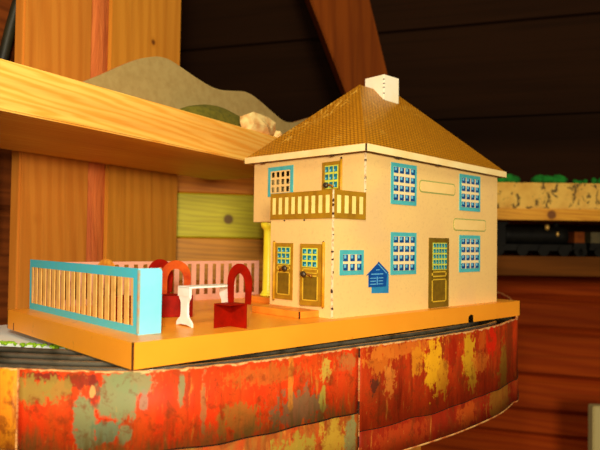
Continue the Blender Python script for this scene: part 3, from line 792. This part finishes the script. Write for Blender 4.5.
# ================================================================== POST AND WALLS
ZF = -.75
post = empty('timber_post', Q(.245, .22, ZF - PO.z), 'upright orange timber post of two boards with bark between them', 'post')
def upright(t0, t1, n0, n1, z0, z1, name, mat, curve=0):
    mb = MB()
    if curve:
        pts = [Q(t0, n1)] + [Q(t0 + (t1 - t0) * k / 10, n0 - curve * math.sin(PI * k / 10)) for k in range(11)] + [Q(t1, n1)]
    else: pts = [Q(t0, n1), Q(t0, n0), Q(t1, n0), Q(t1, n1)]
    mb.prism([Vector((p.x, p.y, z0)) for p in pts], (0, 0, z1 - z0), 0, None, bool(curve))
    if not curve: bmesh.ops.bevel(mb.b, geom=list(mb.b.edges), offset=.002, segments=2, affect='EDGES')
    o = obj(name, mb, mat, post); return o
upright(.1365, .2235, .1705, .186, ZF, .78, 'face_board', post_l)
upright(.2495, .3720, .1705, .186, ZF, .78, 'face_board', post_r)
upright(.2225, .2505, .1745, .186, ZF, .78, 'bark_strip', bark_m, .0030)

def boards(name, p0, p1, z0, heights, depth, mats, tops=None, kind='structure', lean=0.0, gap=.006):
    """wall of stacked horizontal boards from p0 to p1, each with softened edges"""
    d = (p1 - p0); L = d.length; d = d / L; n = Vector((-d.y, d.x, 0)); ang = math.atan2(d.y, d.x)
    if n.dot(FH) < 0: n = -n
    mb = MB(); z = z0
    for i, h in enumerate(heights):
        e = gap; o_ = random.uniform(0, .006)
        prof = [(depth, z), (e * 1.2 + o_, z), (o_, z + e), (o_, z + h - e), (e * 1.2 + o_, z + h), (depth, z + h)]
        a = [p0 + n * (x - lean * (zz - z0)) + Vector((0, 0, zz)) for x, zz in prof]
        mb.prism(a, d * L, i % len(mats))
        z += h
    return obj(name, mb, mats, None, kind=kind, rz=ang)
# planks between post and house (green-stained one in the middle)
g0, g1 = flat(W(.895, -.192, 0)), flat(W(.945, -.02, 0))
wc = boards('wall_center', g0, g1, -.40, [.10, .10, .10, .10, .0645, .065, .07], .03, [orange_pl, orange_pl, orange_pl, orange_pl, green_pl2, green_pl, orange_pl], gap=.002)
# left wall behind the post
l0, l1 = flat(Q(-.75, .215)), flat(Q(.34, .215))
boards('wall_left', l0, l1, ZF, [.14] * 10, .05, [left_m], gap=.005)
# rear log wall and the sooty roof boards above it
c18, s18 = math.cos(math.radians(18)), math.sin(math.radians(18))
bd = RH * c18 - FH * s18
bc = flat(W(1.62, 0, 0))
boards('wall_back', bc - bd * 1.6, bc + bd * 2.2, ZF, [.09, .10, .09, .088, .056, .081, .109, .0726, .0524, .050, .091, .060], .06, [log_m] * 10 + [log_d] * 2, gap=.012)  # top two boards coloured near black to stand for the dark behind the train
# sloping underside of the roof: wide sooty boards leaning towards the viewer
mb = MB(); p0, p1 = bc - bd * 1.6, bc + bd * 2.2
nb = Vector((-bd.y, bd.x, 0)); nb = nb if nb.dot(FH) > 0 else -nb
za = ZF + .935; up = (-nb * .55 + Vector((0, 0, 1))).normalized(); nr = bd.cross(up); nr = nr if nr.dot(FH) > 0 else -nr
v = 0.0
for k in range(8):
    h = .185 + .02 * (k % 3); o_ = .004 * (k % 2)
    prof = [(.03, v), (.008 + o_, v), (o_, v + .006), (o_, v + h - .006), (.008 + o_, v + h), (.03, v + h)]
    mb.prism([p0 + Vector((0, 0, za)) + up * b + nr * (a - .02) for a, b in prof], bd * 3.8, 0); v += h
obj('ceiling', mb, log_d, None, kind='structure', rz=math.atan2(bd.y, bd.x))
mb = MB(); mb.prism([W(-.6, -1.6, ZF), W(-.6, 1.6, ZF), W(2.3, 1.6, ZF), W(2.3, -1.6, ZF)], (0, 0, -.04), 0)
obj('floor', mb, floor_m, None, kind='structure')
# leaning rafter
mb = MB()
def ctr(u, v, d):
    x = (u - 300) / FPX; y = (225 - v) / FPX
    R2 = RH * math.cos(ROLL) + Vector((0, 0, 1)) * math.sin(ROLL)
    return x, y
ra = [W(1.22, .045, .62), W(1.22, .168, .62), W(1.22, .215, .22), W(1.22, .115, .22)]
mb.prism([W(1.20, -.038, .66), W(1.20, .098, .66), W(1.20, .224, .16), W(1.20, .163, .16)], FH * .07, 0)
bmesh.ops.bevel(mb.b, geom=list(mb.b.edges), offset=.003, segments=2, affect='EDGES')
obj('rafter', mb, raft_m, None, 'red brown slanting rafter rising behind the chimney', 'rafter', rz=math.atan2(RH.y, RH.x))
# dark hose in the corner left of the post
mb = MB(); mb.tube([Q(t, .1955, z) for t, z in ((.122, -.10), (.1215, -.03), (.1225, .02), (.1257, .059), (.131, .095), (.138, .127), (.145, .155), (.158, .20), (.176, .26))], .0054, 12, 0)
obj('hose', mb, dark_tube, None, 'dark hose hanging left of the upright post', 'hose')

# ================================================================== RIGHT-HAND SHELVES
def slab(name, d0, d1, s0, s1, z0, z1, mat, **kw):
    mb = MB(); mb.prism([W(d0, s0, z0), W(d0, s1, z0), W(d1, s1, z0), W(d1, s0, z0)], (0, 0, z1 - z0), 0)
    bmesh.ops.bevel(mb.b, geom=list(mb.b.edges), offset=.0015, segments=2, affect='EDGES')
    return obj(name, mb, mat, None, rz=math.atan2(RH.y, RH.x), **kw)
slab('shelf_lath', 1.135, 1.34, .27, 1.25, .1065, .1270, lath_m, label='pine lath under the speckled board right of the house', cat='lath')
slab('shelf_scenery_base', 1.140, 1.34, .27, 1.25, .1272, .1755, cork, label='speckled yellow board edge on the pine lath', cat='board')
for i, (s, w, h, lab) in enumerate(((.385, .024, .017, 'bright green bush nearest the house on the speckled board'), (.462, .032, .016, 'widest bright green bush on the speckled board'),
                               (.523, .012, .009, 'smallest green tuft on the speckled board'), (.566, .014, .015, 'green bush at the right end of the speckled board'))):
    mb = MB()
    for k in range(14): mb.blob(W(1.165 + random.uniform(-.012, .012), s + random.uniform(-w, w) * .8, .1755 + h * random.uniform(.2, .55)), w * .42, w * .42, h * .5, .5, 2, 0, i * 20 + k, 4)
    for v in mb.b.verts: v.co.z = max(v.co.z, .1757)
    obj('model_bush', mb, bush_g, None, lab, 'bush', 'green bushes on the speckled board')
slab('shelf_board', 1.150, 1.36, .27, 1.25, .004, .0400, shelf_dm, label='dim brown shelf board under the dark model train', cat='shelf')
# dark model train on the lower shelf
lo = empty('model_locomotive', W(1.20, .44, .040), 'black model locomotive with brass knob on the dim brown shelf', 'locomotive')
def loc_obj(name, mb, mat, par): return obj(name, mb, mat, par)
ax = math.atan2(RH.y, RH.x)
def sbox(mb, d0, d1, s0, s1, z0, z1, mi=0): mb.prism([W(d0, s0, z0), W(d0, s1, z0), W(d1, s1, z0), W(d1, s0, z0)], (0, 0, z1 - z0), mi)
mb = MB(); sbox(mb, 1.175, 1.225, .31, .515, .050, .062); obj('running_board', mb, loco_b, lo)
mb = MB(); mb.tube([W(1.20, s, .079) for s in (.39, .40, .45, .50, .512)], .0165, 20); obj('boiler', mb, loco_b, lo)
mb = MB(); sbox(mb, 1.172, 1.228, .315, .388, .060, .100); sbox(mb, 1.168, 1.232, .311, .392, .100, .103); obj('cab', mb, loco_b, lo)
mb = MB(); mb.lathe([(.0055, .094), (.005, .101), (.0062, .103)], (W(1.20, .495, 0).x, W(1.20, .495, 0).y, 0), 14); obj('funnel', mb, loco_b, lo)
mb = MB(); mb.blob(W(1.181, .4700, .0945), .0048, .0048, .006, 0, 2); obj('dome', mb, brass, lo, 'brass knob')
mb = MB(); mb.blob(W(1.181, .4900, .0820), .0032, .0032, .0050, 0, 2); obj('lamp', mb, brass, lo)
for s in (.335, .375, .42, .46, .498):
    mb = MB(); c = W(1.172, s, .0505)
    mb.lathe([(.0105, -.002), (.0105, .002)], (0, 0, 0), 18); mb.tf(Matrix.Translation(c) @ Matrix.Rotation(ax, 4, 'Z') @ Matrix.Rotation(PI / 2, 4, 'X')); obj('wheel', mb, loco_b, lo)
def wagon(s0, s1, mat, label):
    wg = empty('model_wagon', W(1.20, (s0 + s1) / 2, .040), label, 'wagon', 'model wagons behind the locomotive')
    mb = MB(); sbox(mb, 1.175, 1.225, s0, s1, .052, .058); obj('chassis', mb, loco_b, wg)
    mb = MB(); sbox(mb, 1.176, 1.224, s0 + .003, s1 - .003, .066, .0865); obj('body', mb, mat, wg)
    mb = MB(); sbox(mb, 1.174, 1.226, s0 + .001, s1 - .001, .058, .066); obj('sole_bar', mb, loco_b, wg)
    for s in (s0 + .016, s1 - .016):
        mb = MB(); mb.lathe([(.0085, -.002), (.0085, .002)], (0, 0, 0), 16); mb.tf(Matrix.Translation(W(1.172, s, .0487)) @ Matrix.Rotation(ax, 4, 'Z') @ Matrix.Rotation(PI / 2, 4, 'X')); obj('wheel', mb, loco_b, wg)
wagon(.5170, .5420, rust_w, 'short rust brown model wagon next to the black locomotive')
wagon(.5480, .660, loco_g, 'olive model wagon at the right end of the dark train')
# pale board standing at the lower right
mb = MB(); mb.prism([W(1.20, .567, ZF), W(1.20, .65, ZF), W(1.222, .65, ZF), W(1.222, .567, ZF)], (0, 0, -.247 - ZF), 0)
bmesh.ops.bevel(mb.b, geom=list(mb.b.edges), offset=.002, segments=2, affect='EDGES')
obj('upright_board', mb, pale_bd, None, 'pale cream board standing against the log wall', 'board', rz=ax)

# ================================================================== LIGHT, WORLD, CAMERA
def area(name, loc, target, size, power, col):
    l = bpy.data.lights.new(name, 'AREA'); l.shape = 'DISK'; l.size = size; l.energy = power; l.color = col
    o = bpy.data.objects.new(name, l); o.location = loc; o.rotation_euler = (Vector(target) - Vector(loc)).to_track_quat('-Z', 'Y').to_euler(); COL.objects.link(o); return o
area('camera_flash', CAM + Vector((0, 0, .10)) - RH * .02 - FH * .01, (.03, .05, .04), .03, 2.15, (1, .93, .82))
area('added_fill_light', W(-1.3, .25, .27), (.1, .1, .05), .35, 24, (1, .86, .62))  # unseen light added behind the camera to brighten planks and far walls
area('attic_lamp', W(-.15, .05, .85), (.1, .1, .0), .45, 5, (1, .84, .60))
wd = bpy.data.worlds.new('attic'); SC.world = wd; wd.use_nodes = True
wd.node_tree.nodes['Background'].inputs[0].default_value = (1, .72, .42, 1); wd.node_tree.nodes['Background'].inputs[1].default_value = .10

cam = bpy.data.cameras.new('camera'); co = bpy.data.objects.new('camera', cam); COL.objects.link(co); SC.camera = co
Fv = (FH * math.cos(PITCH) + Vector((0, 0, math.sin(PITCH)))).normalized(); Rv = Fv.cross(Vector((0, 0, 1))).normalized(); Uv = Rv.cross(Fv)
R2 = Rv * math.cos(ROLL) + Uv * math.sin(ROLL); U2 = Uv * math.cos(ROLL) - Rv * math.sin(ROLL)
M = Matrix((R2, U2, -Fv)).transposed().to_4x4(); M.translation = CAM; co.matrix_world = M
cam.sensor_width = 36; cam.lens = FPX / 600 * 36; cam.clip_start = .01; cam.clip_end = 20
cam.dof.use_dof = True; cam.dof.focus_distance = .50; cam.dof.aperture_fstop = 11
vs = SC.view_settings; vs.view_transform = 'Standard'; vs.look = 'None'; vs.exposure = -.12; vs.gamma = 1; vs.use_curve_mapping = False
